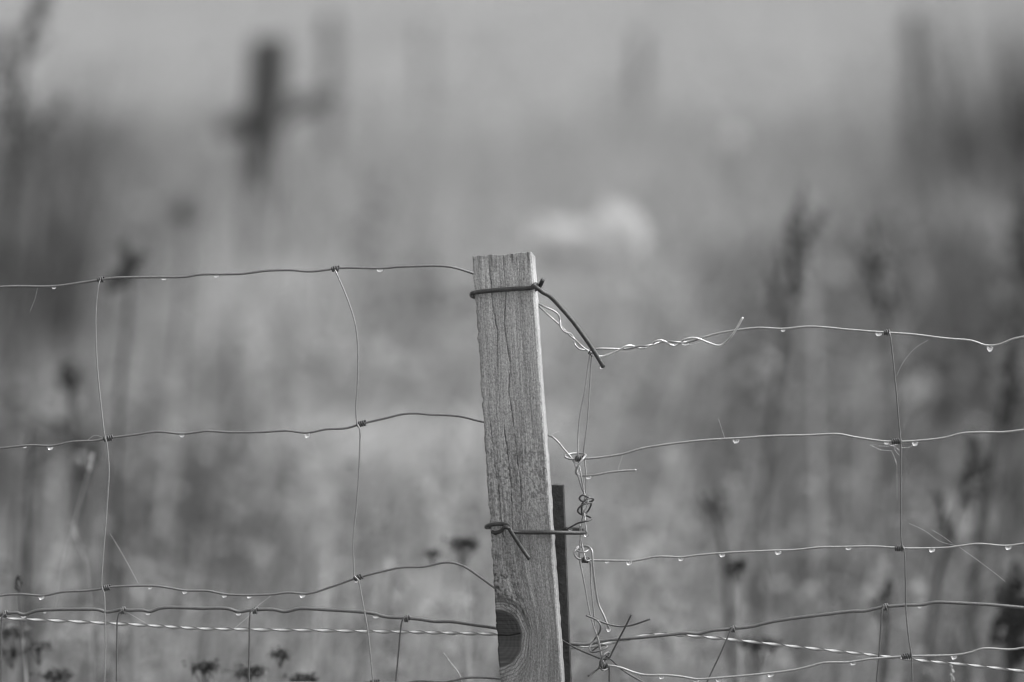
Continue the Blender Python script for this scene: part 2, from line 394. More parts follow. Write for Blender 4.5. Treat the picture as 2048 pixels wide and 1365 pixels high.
# ------------------------------------------------------------------ wire netting
def knot(parent, cx, cy, ang, length, turns, rad, wr, Y, m='knot', name='knot'):
    b = MB(); c = at(cx, cy, Y); a = R(ang); ax = Vector((math.cos(a), 0, -math.sin(a))); up = Vector((math.sin(a), 0, math.cos(a))); fw = Vector((0, 1, 0))
    pts = []; n = int(turns * 12)
    for i in range(n + 1):
        t = i / n; ph = 2 * math.pi * turns * t + 0.6
        pts.append(c + ax * ((t - 0.5) * length * MM) + (up * math.cos(ph) - fw * math.sin(ph)) * (rad * MM))
    b.tube(pts, wr * MM, 7, 1)
    b.build(name, M[m], parent)
def wire(parent, name, pts, wr, Y, m='wire', sub=6, sides=9):
    if name == 'line_wire':                               # the wires run on past the frame
        rnd = random.Random(int(pts[0][1])); pts = list(pts)
        for end in (0, -1):
            x, y = pts[end][:2]
            if x <= -50 or x >= 2100:
                sgn = -1 if x < 0 else 1; more = [(x + sgn * 95 * k, y + rnd.uniform(-5, 5) - 2 * k) for k in range(1, 24)]
                pts = more[::-1] + pts if end == 0 else pts + more
    b = MB(); b.tube(trace(pts, Y), wr * MM, sides, sub); return b.build(name, M[m], parent)

YL = 0.034
left = empty('wire_netting', at(470, 3200, YL), 'fine wire netting with wavy strands, tied to the post on its left side', 'wire netting')
left.location.z = 0
LA = [(-60,576),(0,574.5),(25,573),(108,573),(160,566),(201,560),(232,556),(310,555),(372,554),(400,549.5),(445,549),(485,548),(533,542),(588,541),(607,543),(630,543),(665,538.5),(690,536),(762,537),(800,534),(830,533),(870,532),(905,535),(945,547),(975,558),(1030,580,36),(1070,602,38)]
LB = [(-60,900),(0,897),(62,891),(104,892),(145,884),(190,882),(217,877),(270,870),(315,864),(365,868),(400,864),(412,862.5),(461,865),(523,864.6),(574,862),(615,866),(652,859),(692,857),(720,849),(763,839),(812,828),(843,828),(855,829.5),(917,833),(960,843),(1010,853,36),(1060,862,34),(1095,871,30)]
LC = [(-60,1194),(0,1192),(14,1190),(44,1189),(87,1191.6),(126,1184),(170,1182),(204,1178),(221,1174.6),(259,1172.6),(313,1172.6),(341,1176.7),(371,1181.4),(400,1181.8),(417.6,1182.5),(455.7,1189.6),(540.6,1189.6),(575.8,1185.8),(618,1187.5),(663.7,1173.8),(716.4,1155.6),(766,1143),(801,1135.7),(848,1134),(886,1126),(904,1126),(927,1133),(957,1152.7),(989,1176),(1030,1205,37),(1080,1245,37),(1125,1281.5,36)]
LD = [(-60,1386),(200,1384),(460,1372),(561,1366),(693,1366.5),(748,1365),(810,1366),(839,1362),(892,1364),(936,1356),(1000,1358),(1060,1366,36),(1110,1380,34)]
wire(left, 'line_wire', LA, 2.5, YL); wire(left, 'line_wire', LB, 2.3, YL); wire(left, 'line_wire', LC, 2.4, YL); wire(left, 'line_wire', LD, 2.4, YL)
wire(left, 'stay_wire', [(203,556,33),(198,567),(192,617),(192,682),(195,740),(202,811),(210,875),(213,884,31),(215,900),(218,941),(216,985),(211,1053),(204.5,1138.5),(203.5,1174),(207,1184,31),(208.5,1190),(210,1241),(211,1292),(209,1365),(208,1400)], 1.5, YL - .003, 'wire_pale')
wire(left, 'stay_wire', [(668,536,33),(672,545),(688,581.5),(703,621.5),(711,652),(715.4,692),(716,726),(714.5,775),(711.7,818.5),(714.5,848),(719,857,30),(719.4,900),(714,1000),(706.5,1080),(707.6,1133),(709,1152),(716,1160,30),(718,1166),(725,1203),(735.5,1261.7),(741.3,1314),(745.7,1362),(749,1400)], 1.5, YL - .003, 'wire_pale')
for (x, y, a, l, tn) in ((202,559.5,-6,13,3),(217,877,-9,18,4.2),(213,1176,-9,16,4),(671,538,-4,14,3),(723,848,-14,18,4),(717,1155,-17,17,3.6),(750,1365,-2,16,4)):
    knot(left, x, y, a, l, tn, 4.9, 1.9, YL)
# ends of its strands that pass behind the post
wire(left, 'wire_end', [(1040,590,36),(1078.5,608.6,30),(1089,614),(1106.6,621.8),(1116.5,629.5),(1120.4,642.6),(1121.5,655,18),(1128.6,664,17),(1141,668,24),(1147,675.6,25),(1149.5,689,18),(1157,697.6,18),(1166,700,22),(1174,700,24),(1180,704,26)], 2.0, .024, 'wire_pale')
wire(left, 'wire_end', [(1040,582,38),(1078.5,614,30),(1098,631.6),(1116.5,648),(1128.6,660,25),(1141.8,673.4,19),(1148,678,18),(1161.5,691,24),(1177,703,22),(1188,709,20),(1194,711,22)], 2.0, .022, 'wire_pale')
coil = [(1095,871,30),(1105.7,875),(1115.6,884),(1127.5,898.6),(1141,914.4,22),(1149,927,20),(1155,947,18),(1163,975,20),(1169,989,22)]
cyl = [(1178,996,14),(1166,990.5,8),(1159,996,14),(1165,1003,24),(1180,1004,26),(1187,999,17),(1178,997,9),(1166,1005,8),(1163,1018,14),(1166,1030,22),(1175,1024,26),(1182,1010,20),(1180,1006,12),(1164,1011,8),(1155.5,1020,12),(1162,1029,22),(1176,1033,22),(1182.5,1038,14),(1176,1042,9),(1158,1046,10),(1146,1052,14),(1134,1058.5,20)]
wire(left, 'wire_end', coil, 2.0, .024, 'wire_pale'); wire(left, 'wire_end', [(1169,989,24)] + cyl, 1.9, .016, 'knot')
wire(left, 'wire_end', [(1110,1272,36),(1125,1281.5,34),(1152,1297,28),(1181.5,1310,22),(1204.4,1318.5,17),(1219,1318,17),(1225,1322,20),(1246,1341,26),(1286,1365,28),(1320,1384,28)], 1.8, .025, 'knot')

YR = 0.020
right = empty('wire_netting', at(1600, 3200, YR), 'fine wire netting right of the post, its cut ends twisted together', 'wire netting')
right.location.z = 0
R1 = [(1180,706),(1192.5,698.7,18),(1217,697.8),(1244,698.5,24),(1262,697,24),(1275,693.5,20),(1289,692.5,16),(1304,690,18),(1318,685.5,24),(1334,682.5,23),(1345,684,17),(1358.7,685,18),(1372,684.5,24),(1388,681.5,23),(1401,677,19),(1428,669),(1464,662),(1517,656),(1566,658),(1619,653.5),(1701,660),(1771,665.4),(1824.5,669),(1890,677),(1943.5,682),(1972,691),(1997,689.6),(2025.5,678.5),(2048,673.6),(2110,664)]
R1b = [(1176,703,22),(1186,710.6,18),(1203.7,713),(1224,707),(1241,699.5,17),(1251,693,16),(1261,691.5,18),(1270,694,23),(1281,697,24),(1291,696,23),(1302,690.5,24),(1312,683,17),(1321,681,16),(1330,683.5,17),(1341,690,23),(1350,692,24),(1359,686.5,24),(1371,679,17),(1386,676,16),(1399,678.5,16),(1415,685),(1437,691.5),(1448.6,687),(1462,673.5,14),(1473,658,12),(1485.7,635.4,10)]
wire(right, 'line_wire', R1, 2.3, YR, 'wire_pale'); wire(right, 'wire_end', R1b, 2.2, YR, 'wire_lit')
R2 = [(2110,853),(2048,860),(2009,864.4),(1956,865),(1923,867),(1890,875.5),(1845,881),(1795.7,883.7),(1763,882.4),(1709.6,874.6),(1677,868.5),(1619,870.5),(1537,872.5),(1496,875.5),(1397.7,881.6),(1303.5,893.6),(1278,898.6),(1248,907.5),(1198.7,915.4),(1170,917.5),(1151,918.7),(1137,917.8),(1130.4,914,20),(1139,908.5,28),(1159,907,31),(1170,909,26),(1170,913,18),(1166,918,13),(1155,933,11),(1151.6,943,14),(1155,950,19),(1163,951.8,24),(1183,951.4,20),(1218.5,945),(1248,942),(1273,940.7)]
wire(right, 'line_wire', R2, 2.3, YR, 'wire_pale')
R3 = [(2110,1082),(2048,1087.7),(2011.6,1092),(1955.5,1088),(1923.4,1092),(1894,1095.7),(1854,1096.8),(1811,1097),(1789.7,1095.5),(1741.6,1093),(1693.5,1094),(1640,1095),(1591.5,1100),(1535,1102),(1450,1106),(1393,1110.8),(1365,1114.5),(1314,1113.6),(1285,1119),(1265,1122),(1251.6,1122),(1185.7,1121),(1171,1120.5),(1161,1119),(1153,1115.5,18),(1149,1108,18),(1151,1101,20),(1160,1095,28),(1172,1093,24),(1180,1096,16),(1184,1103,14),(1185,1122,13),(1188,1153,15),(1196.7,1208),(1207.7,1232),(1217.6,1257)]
wire(right, 'line_wire', R3, 2.2, YR, 'wire_pale')
wire(right, 'wire_end', [(1152,1100,26),(1156,1103,16),(1166,1105,12),(1175,1102,14),(1177,1096,20),(1168,1092,28),(1156,1094,28),(1152,1098,22)], 1.9, YR, 'wire_pale')
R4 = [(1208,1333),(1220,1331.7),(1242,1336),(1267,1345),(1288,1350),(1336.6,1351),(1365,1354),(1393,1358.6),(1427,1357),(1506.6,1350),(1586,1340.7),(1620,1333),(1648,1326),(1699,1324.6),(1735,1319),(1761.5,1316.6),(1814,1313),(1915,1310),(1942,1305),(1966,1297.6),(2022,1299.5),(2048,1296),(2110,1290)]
wire(right, 'line_wire', R4, 2.3, YR, 'wire_pale')
wire(right, 'stay_wire', [(1773,662,22),(1779,667),(1783.6,697),(1792.4,782),(1800.6,878),(1802,893),(1802,1000),(1804,1091),(1808,1099),(1811,1160),(1812.5,1227),(1818,1281),(1823,1311.5),(1824,1330),(1825,1365),(1826,1400)], 1.55, YR - .003)
wire(right, 'stay_wire', [(1182,704,17),(1179,713),(1170,780),(1160.4,828),(1156.5,868),(1156,912,18),(1157,925,22),(1161.5,947),(1168.6,986.6),(1176,1006,17),(1167,1028,15),(1163.7,1044,20),(1161.5,1070,20),(1159,1098),(1159,1120,23),(1163.7,1142),(1170,1175),(1179,1223),(1188,1256),(1196.7,1280),(1204,1315.5),(1209,1330)], 1.6, YR, 'wire_pale')
wire(right, 'stay_wire', [(1186,704,19),(1183.5,713),(1180,766),(1174.7,846),(1169,890),(1167,907,24),(1169,920,24),(1172,947),(1171.4,986.6),(1168,1004,22),(1166,1017,21),(1169,1028,19),(1170.3,1044,16),(1173.6,1067,14)], 1.5, YR + .002, 'wire_pale')
wire(right, 'stay_wire', [(1160,1050,22),(1160.4,1071.6),(1165,1093.6),(1170,1115.5,17),(1172,1121,15),(1179,1123,16),(1181,1142),(1182.4,1175),(1187,1219),(1192,1263),(1202,1311),(1206,1328)], 1.5, YR + .003, 'wire_pale')
wire(right, 'stay_wire', [(1214,1330,17),(1218,1336),(1218.6,1365),(1219,1400)], 1.9, YR, 'knot')
wire(right, 'wire_end', [(1183,1235,16),(1196,1243,14),(1201,1251,13),(1200,1262,16),(1197,1268,20),(1190,1278,28),(1179.5,1294,24),(1182.5,1304.5,16),(1200,1302,12),(1213,1295,14),(1210.7,1290.5,22),(1194,1295,28),(1183,1304,30)], 1.9, YR, 'wire')
wire(right, 'wire_end', [(1172,1231.4,12),(1183,1235.5,13),(1195,1241,15),(1217,1249,18),(1242,1253.3,20),(1263,1251,20),(1300.5,1238.7,16)], 1.9, YR, 'knot')
wire(right, 'wire_end', [(1262.5,1230,4),(1250,1255.5,8),(1238,1278,11),(1225,1303.5,13),(1218.5,1316,13),(1212,1312,15),(1205,1318,12),(1202,1330,11),(1205,1338,14),(1200,1336,17),(1190,1343,15),(1176,1352.6,11)], 1.9, YR, 'knot')
wire(right, 'wire_end', [(1202,1338,18),(1200,1326,12),(1206,1312,10),(1214,1305.5,14),(1218,1307,20),(1212,1317,26),(1208,1330,26),(1214,1338,16),(1206,1341,11),(1198,1334,16)], 1.9, YR, 'wire')
for (x, y, a, l, tn) in ((1774,665,4,11,2.4),(1793,883,1,18,4.2),(1799,1097,2,17,4.2),(1814,1313,-4,20,4.5),(1158,917.5,-2,14,4),(1171,1120.5,2,14,4),(1208,1333,0,17,4.5),(1183,706,40,10,2.5)):
    knot(right, x, y, a, l, tn, 4.9, 1.9, YR)

YH = 0.052
rear = empty('wire_netting', at(1000, 3200, YH), 'heavier low wire netting crossing behind the post near the bottom', 'wire netting')
rear.location.z = 0
H1 = [(-60,1233),(0,1229.8),(10,1228),(34,1226),(47.7,1229.8),(73,1222),(102,1220),(163.5,1219),(197.6,1220.3),(213,1224.7),(242,1220),(259,1221),(285,1221),(300,1223.5),(320,1217),(337,1215.5),(400,1217),(455.7,1217.7),(477.6,1224),(499.6,1221),(546.5,1219.5),(570,1223.6),(599,1217.7),(634,1219),(728,1225),(748.7,1228),(769,1233.8),(810,1236.7),(839.5,1239),(869,1243.5),(904,1244),(936,1248.5),(997.7,1258),(1060,1276),(1110,1286),(1143,1288),(1177,1289),(1204,1282.6),(1246,1278),(1288,1275),(1336.6,1270),(1373.5,1266.5),(1397.5,1267.7),(1421.6,1262),(1464,1258),(1506.6,1253),(1526,1248),(1574.5,1239),(1654,1229),(1705,1223),(1730,1222.3),(1761.5,1215.5),(1809.6,1211),(1843.6,1210),(1870,1205),(1907,1206),(1980,1210),(2048,1216),(2110,1222)]
wire(rear, 'line_wire', H1, 3.5, YH, 'wire_heavy')
for pts in ([(11,1227),(5,1233,48),(3,1244,48),(2,1365),(2,1420)], [(247,1219),(239,1226,48),(235,1240,48),(234,1262),(233,1365),(232,1420)], [(510,1218),(502,1223,48),(499.5,1238,48),(498.5,1290),(497.5,1365),(497,1420)], [(813,1234),(806,1239,48),(802,1255,48),(797,1310),(791.5,1365),(788,1420)], [(1466,1254),(1460,1264,48),(1453,1280,48),(1440,1310),(1417,1358),(1390,1420)], [(1768,1211),(1764.5,1220,48),(1762.5,1240,48),(1758,1312),(1753,1365),(1749,1420)]):
    wire(rear, 'stay_wire', pts, 1.75, YH - .003, 'wire_heavy')
for (x, y, a) in ((11,1228,-8),(246,1221,-4),(511,1221,0),(814,1237.5,4),(1467,1258,-5),(1771,1214.5,-6)):
    knot(rear, x, y, a, 9, 2.1, 6.0, 2.3, YH, 'wire_heavy')
# ------------------------------------------------------------------ pale twisted strand
def twisted():
    c = [(-2200,1190),(-60,1234),(0,1237),(136,1243),(272.6,1250),(400,1258),(520,1260),(649,1261.6),(810,1264.6),(996,1269),(1075,1287),(1143,1295.5),(1183.5,1293),(1236,1282.6),(1288,1271),(1309,1269),(1340,1269.5),(1376,1271.5),(1450,1278.4),(1605.7,1295.4),(1761.5,1312.4),(1859,1323.5),(1934,1330),(2048,1343),(2110,1350),(4200,1520)]
    # resample
    xs = np.array([p[0] for p in c], float); yy = np.array([p[1] for p in c], float)
    X = np.arange(-2200, 4200, 2.5); Yp = np.interp(X, xs, yy)
    k = np.ones(15) / 15; Yp = np.convolve(np.pad(Yp, 7, 'edge'), k, 'valid')
    e = empty('twisted_strand', at(1000, 1268, .066), 'pale twisted fence strand with thin dark wires, running behind the netting', 'fence strand')
    rnd = random.Random(4); ph = 0; PH = []
    per = 76.0
    for x in X:
        ph += 2 * math.pi * 2.5 / (per * (1 + 0.12 * math.sin(x * 0.013) + 0.06 * math.sin(x * 0.05))); PH.append(ph)
    sA, sB, core = MB(), MB(), MB()
    A, B = [], []
    base = len(core.v); ns = 10
    for x, y, p in zip(X, Yp, PH):
        o = at(x, y, .066)
        up = Vector((0, 0, 1)); fw = Vector((0, -1, 0)); amp = 3.2 * MM
        d = up * math.cos(p) + fw * math.sin(p)
        A.append(o + d * amp); B.append(o - d * amp)
        n = fw * math.cos(p) - up * math.sin(p)
        for q in range(ns):
            a = 2 * math.pi * q / ns
            core.v.append(o + d * (math.cos(a) * 2.9 * MM) + n * (math.sin(a) * 1.9 * MM))
    for i in range(len(X) - 1):
        for q in range(ns):
            q2 = (q + 1) % ns; core.f.append((i*ns+q, i*ns+q2, (i+1)*ns+q2, (i+1)*ns+q))
    sA.tube(A, 0.65 * MM, 6, 1); sB.tube(B, 0.65 * MM, 6, 1)
    core.build('pale_core', M['tape'], e); sA.build('dark_wire', M['strand'], e); sB.build('dark_wire', M['strand'], e)
twisted()

# ------------------------------------------------------------------ thick dark tie wires round the post
def ties():
    r = 4.5 * MM
    b = MB(); b.tube(trace([(1060,590,34),(1010,594,34),(962,596,33),(948,594,26),(943,590,14),(946.5,586.5,4.4),(957,584.5,3.9),(985,581.5,2.4),(1030,578,-0.2),(1056,577,-2.2),(1065,575.5,-4.2),(1071,574.8,-6.2),(1077,578.5,-7),(1085,585,-6),(1098,592,-4),(1120,614),(1142,639),(1164,668),(1186,700),(1207.5,735)], 0.0), r, 14, 7)
    b.tube(trace([(1066,582,9),(1075,577,7),(1080,572,2),(1085.8,559.5,-1)]), 4.4 * MM, 12, 4)
    b.tube(trace([(1063,577,-3),(1067,571.5,-4.5),(1072,569,-1),(1077,573,4)]), 4.2 * MM, 12, 5)
    b.thing('tie_wire', M['tie'], at(1010, 580, 0), 'thick dark tie wire round the top of the post with a long bent tail', 'tie wire', 'thick tie wires round the post')
    b = MB(); b.tube(trace([(1168,1060,26),(1120,1058,36),(1060,1056,36),(1000,1056,36),(979,1055,32),(973,1055,18),(975,1052,7),(985,1049.5,1.5),(1000,1048.5,0.5),(1012,1050,-2),(1019,1055,-5.5),(1022,1063,-7.2),(1031,1078,-7),(1040.7,1092.5,-6),(1059.5,1119.5,-8)], 0.0), 4.2 * MM, 14, 7)
    b.tube(trace([(985,1064.5,5),(991,1066,2.6),(1002,1062.5,0.2),(1010,1055,-5.8),(1018,1057,-6.2),(1022,1063,-2.5),(1040,1065,-0.2),(1098,1065.4,-3),(1140,1066,2),(1162,1066,10),(1170,1065,17),(1166,1061,25),(1150,1059,28),(1140,1059,28)], 0.0), 4.2 * MM, 14, 7)
    b.thing('tie_wire', M['tie'], at(1050, 1065, 0), 'lower dark tie wire round the post, hooking the loose wires on the right', 'tie wire', 'thick tie wires round the post')
ties()

# ------------------------------------------------------------------ water drops
def drops():
    n, m = 20, 16; b = MB()
    b.v.append(Vector((0, 0, 0.30)))
    for j in range(1, m):
        th = math.pi * j / m
        z = math.cos(th); z = z * (0.30 if z > 0 else 1.0)
        for i in range(n):
            a = 2 * math.pi * i / n; b.v.append(Vector((math.sin(th) ** 0.9 * math.cos(a), math.sin(th) ** 0.9 * math.sin(a) * 0.85, z)))
    b.v.append(Vector((0, 0, -1.0))); last = len(b.v) - 1
    for i in range(n):
        i2 = (i + 1) % n; b.f.append((0, 1 + i, 1 + i2)); b.f.append((last, 1 + (m-2)*n + i2, 1 + (m-2)*n + i))
        for j in range(m - 2): b.f.append((1+j*n+i, 1+(j+1)*n+i, 1+(j+1)*n+i2, 1+j*n+i2))
    proto = b.build('water_drop', M['water'])
    G = 'water drops hanging from the fence wires'
    sets = [('the top wire left of the post', YL, [(108,574.5,5,4),(328,556.5,6,4.5),(433,551,6,5),(760,539.5,7,5)]),
            ('the second wire left of the post', YL, [(50,893.5,4,3),(101,893.5,6.5,6.5),(364,870,5.5,5),(615,868,6.5,7.5)]),
            ('the third wire left of the post', YL, [(83,1193.5,6.5,6),(300,1174.5,5,4),(369.5,1183,5.5,5),(449,1190.5,6,5),(499,1191.5,5.5,5),(605,1189.5,6.5,6)]),
            ('the heavy low wire left of the post', YH, [(47,1233,5.5,4),(90,1224,3.5,3),(296,1226,6,4.5),(477,1227,6.5,4.5),(752,1232,7,5)]),
            ('the top wire right of the post', YR, [(1371,687.5,8,5),(1566,660,5,4),(1757.5,667,7,5.5),(1980,694.5,6.5,9)]),
            ('the second wire right of the post', YR, [(1472,880.5,7,6.5),(1773,885,5.5,4.5),(1830,885,6.5,7)]),
            ('the third wire right of the post', YR, [(1214,1123.5,5,3.5),(1258.5,1124,7,6.5),(1362,1116.5,6,6),(1444.5,1108.5,6.5,6),(1556.5,1103.5,7,6),(1697,1096,6.5,4.5),(1864,1098.7,7,6),(2016.5,1093.8,7,6)]),
            ('the lowest wire right of the post', YR, [(1323,1353,6,5.5),(1393,1361,6.5,5.5),(1437,1359,6,5.5),(1541.5,1348,7,6),(1706,1326,6.5,5),(1908,1312.5,6.5,6.5)])]
    od = ['first', 'second', 'third', 'fourth', 'fifth', 'sixth', 'seventh', 'eighth']
    first = [True]
    def put(px, py, rw, h, Y, label, grp=G):
        o = proto if first[0] else proto.copy()
        if not first[0]: COL.objects.link(o)
        first[0] = False
        o.location = at(px, py, Y); o.scale = (rw * 1.02 * MM, rw * MM * 0.85, h * 1.08 * MM); tag(o, label, 'water drop', grp)
    for what, Y, L in sets:
        for k, (x, y, rw, h) in enumerate(L):
            put(x, y, rw, h, Y, f'water drop, {od[k]} from the left under {what}')
    put(1839.5, 1213.5, 4.5, 3.5, YH, 'small water drop under the heavy wire beside the right stay')
    put(1204, 733, 5.5, 6, .000, 'water drop at the tip of the upper tie wire tail')
    put(1217.5, 1257, 5, 7, YR, 'water drop at the hanging tip of a loose wire above the messy knot')
    put(991.5, 1067, 4, 4, .001, 'water drop under the loop of the lower tie wire at the post')
    put(1172.5, 1069, 4.5, 5, .015, 'water drop at the right end of the lower tie wire')
    put(1177, 953.5, 7, 5.5, YR, 'water drop under the short cut wire right of the dark stake')
    put(1141, 1059.5, 4.5, 3.5, .017, 'water drop at the lower end of the coiled wire beside the stake')
    put(1208.5, 1339, 5, 4.5, YR, 'water drop under the messy wire knot at bottom right of the stake')
    put(713, 1161, 5, 5, YL, 'water drop under the third knot on the stay nearest the post')
drops()

# ------------------------------------------------------------------ spider silk
def silk():
    T = [([(75,576),(70,598),(60,623)], YL, 'faint spider thread hanging from the top wire at the far left'),
         ([(208,876),(190,871),(172,884)], YL, 'short spider thread beside the second knot at the left'),
         ([(220,1068),(235,1092),(258,1132),(276,1166)], YL, 'long spider thread slanting down to the third left wire'),
         ([(1857,680),(1830,697),(1810,720),(1800,737),(1793,753)], YR, 'curved spider thread in the corner beside the right stay'),
         ([(1818,1047),(1850,1062),(1880,1083),(1923,1094)], YR, 'upper spider thread slanting to the third wire at right'),
         ([(1864,1060),(1885,1073),(1904,1087)], YR + .004, 'short bright spider thread above the third wire at right'),
         ([(1918,1094),(1950,1117),(1985,1143),(2010,1163)], YR, 'spider thread slanting down below the third wire at right'),
         ([(1437,838),(1443,857),(1450,878)], YR, 'spider thread rising from the second wire right of the post'),
         ([(1246,910),(1240,927),(1235,944)], YR, 'spider thread joining the second wire and the cut wire end'),
         ([(542,1192),(515,1213),(495,1235),(468,1258)], YH - .01, 'spider thread slanting past the knot on the heavy wire'),
         ([(249,1222),(270,1234),(290,1246)], YH, 'spider thread under the heavy wire at the left'),
         ([(1097,873),(1108,867),(1118,863)], .02, 'tiny spider thread at the right edge of the post'),
         ([(1230,701),(1250,704),(1272,700)], YR, 'spider thread under the twisted wires right of the post'),
         ([(1362,690),(1385,689),(1405,683)], YR, 'bright spider thread under the right part of the twisted wires')]
    for pts, Y, lab in T:
        b = MB(); b.tube(trace(pts, Y), 0.17 * MM, 5, 6)
        b.thing('spider_thread', M['thread'], trace(pts, Y)[0], lab, 'spider thread', 'spider threads on the wires')
    e = empty('spider_web', at(1793, 890, YR), 'small torn spider web with beads of dew at the right stay', 'spider web')
    W = [[(1740,890),(1750,895),(1760,900),(1783,902)], [(1757,892),(1775,893),(1797,889)], [(1783,902),(1786,908),(1790,918),(1794,930)], [(1788,893),(1790,901),(1799,911)], [(1803,896),(1818,895),(1828,890)], [(1794,930),(1794,1000)], [(1770,888),(1790,893),(1799,901)], [(1800,903),(1786,893)], [(1740,890),(1783,886)]]
    th, bd = MB(), MB(); rnd = random.Random(9)
    for pts in W:
        tp = trace(pts, YR - .004); th.tube(tp, 0.10 * MM, 4, 5)
        if len(pts) > 2:
            for a, c in zip(tp[:-1], tp[1:]):
                n = max(2, int((c - a).length / (3.2 * MM)))
                for k in range(n): bd.blob(a.lerp(c, (k + rnd.uniform(.2, .8)) / n), rnd.uniform(.55, .95) * MM, rnd, nu=6, nv=4, jit=0)
    th.build('web_thread', M['thread'], e); o = bd.build('dew_bead', M['thread'], e); o['kind'] = 'stuff'
silk()

# ------------------------------------------------------------------ blurred posts far behind
def far_post(name, px, top, D, wpx, lean, m, label, cat, grp, tall=None, rail=None, sides=14):
    Y = D + CAM.y; t = at(px, top, Y); k = FPX / D; r = wpx / k / 2
    base = Vector((t.x + lean * t.z, Y, 0))
    e = empty(name, base, label, cat, grp); b = MB(); rnd = random.Random(int(px))
    pts = [base.lerp(t, q) + Vector((rnd.uniform(-1, 1), rnd.uniform(-1, 1), 0)) * r * 0.06 for q in (-0.05, .2, .4, .6, .8, .97)] + [t]
    b.tube(pts, [r * 1.02, r, r * 1.03, r, r * 0.98, r, r * 0.9], sides, 4)
    b.build('post_shaft', m, e)
    if rail:
        q = MB(); q.tube([at(x, y, Y + dy) for x, y, dy in rail[0]], rail[1], 10, 4); q.build('rail', m, e)
G = 'blurred posts in the field behind'
far_post('fence_post', 540, 74, 13.5, 84, -0.03, M['old_wood'], 'thick dark round post with a slanting rail, blurred behind at upper left', 'fence post', G, rail=([(440, 256, .10), (540, 232, .11), (672, 188, .2)], [.024, .028, .024]))
far_post('fence_post', 661, 22, 17.0, 36, 0.02, M['old_wood_pale'], 'pale thin pole just right of the thick dark post, blurred', 'fence post', G)
far_post('fence_post', 851, 40, 26.0, 16, 0, M['old_wood_pale'], 'faintest blurred post near the top centre', 'fence post', G)
far_post('fence_post', 1284, 66, 20.0, 26, -0.02, M['old_wood_pale'], 'faint blurred post right of centre at the top', 'fence post', G)
far_post('fence_post', 1834, 24, 16.0, 40, 0.0, M['old_wood_pale'], 'dark blurred post at the upper right', 'fence post', G)

# ------------------------------------------------------------------ grass masses
RNG = np.random.default_rng(11)
DARK = [(.60, 1.3, .24), (.74, 2.6, .36), (.98, 5.2, .46), (1.25, 8.2, .38), (1.55, 11.0, .38), (.40, 3.2, .18), (.58, 5.6, .22), (.80, 9.0, .24), (.36, 1.6, .12), (.40, 6.2, .15), (.48, 7.4, .18),  # side patches imitate lens falloff, inner ones are darker growth
        (-.58, 1.3, .24), (-.72, 2.6, .32), (-.92, 5.2, .38), (-1.22, 8.4, .24), (-1.6, 11.4, .32), (-.17, 7.4, .16), (-.48, 4.0, .16), (-.36, 2.0, .12), (-.34, 8.6, .14)]
PALE = [(-.08, 3.9, .34), (-.02, 5.6, .35), (.15, 7.6, .5), (-.35, 9.0, .5), (.2, 10.5, .6)]
def patch(x, y, L):
    s = np.zeros_like(x)
    for cx, cy, r in L: s = np.maximum(s, np.exp(-((x - cx) ** 2 + ((y - cy) * 0.6) ** 2) / r ** 2))
    return s
def blades(n, ylo, yhi, margin):
    y = ylo + (yhi - ylo) * RNG.random(n) ** 0.9
    half = 0.09 * (y + 4.7) * 1.06 + margin
    x = (RNG.random(n) * 2 - 1) * half
    return x, y
def grass_object(name, m, x, y, h, wd, lean, label, plume=0.0):
    n = len(x); a = RNG.random(n) * 2 * np.pi; la = RNG.normal(0.25, 1.0, n); cx, cy = np.cos(la), np.sin(la) * 0.6
    lv = np.array([0, .4, .75, 1.0]); V = np.zeros((n, 8, 3))
    for k, t in enumerate(lv):
        off = lean * h * t ** 1.8
        ww = wd * (1.0, .9, .6, .12)[k] * 0.5
        if plume > 0: ww = np.where(RNG.random(n) < 2, wd * (.35, .35, 1.0, .2)[k] * 0.5 * plume, ww)
        c = np.stack([x + cx * off, y + cy * off, h * t * (1 - 0.25 * lean * t)], -1)
        s = np.stack([np.cos(a) * ww, np.sin(a) * ww, np.zeros(n)], -1)
        V[:, 2*k] = c - s; V[:, 2*k+1] = c + s
    F = np.zeros((n, 3, 4), np.int64); b = np.arange(n) * 8
    for k in range(3):
        for q, o in enumerate((0, 1, 3, 2)): F[:, k, q] = b + 2*k + o
    me = bpy.data.meshes.new(name); nv, nf = n * 8, n * 3
    me.vertices.add(nv); me.vertices.foreach_set('co', V.reshape(-1).astype(np.float32))
    me.loops.add(nf * 4); me.loops.foreach_set('vertex_index', F.reshape(-1).astype(np.int32))
    me.polygons.add(nf); me.polygons.foreach_set('loop_start', np.arange(nf, dtype=np.int32) * 4)
    me.update(calc_edges=True); me.polygons.foreach_set('use_smooth', [True] * nf); me.materials.append(m)
    o = bpy.data.objects.new(name, me); COL.objects.link(o); tag(o, label, 'grass', None, 'stuff')
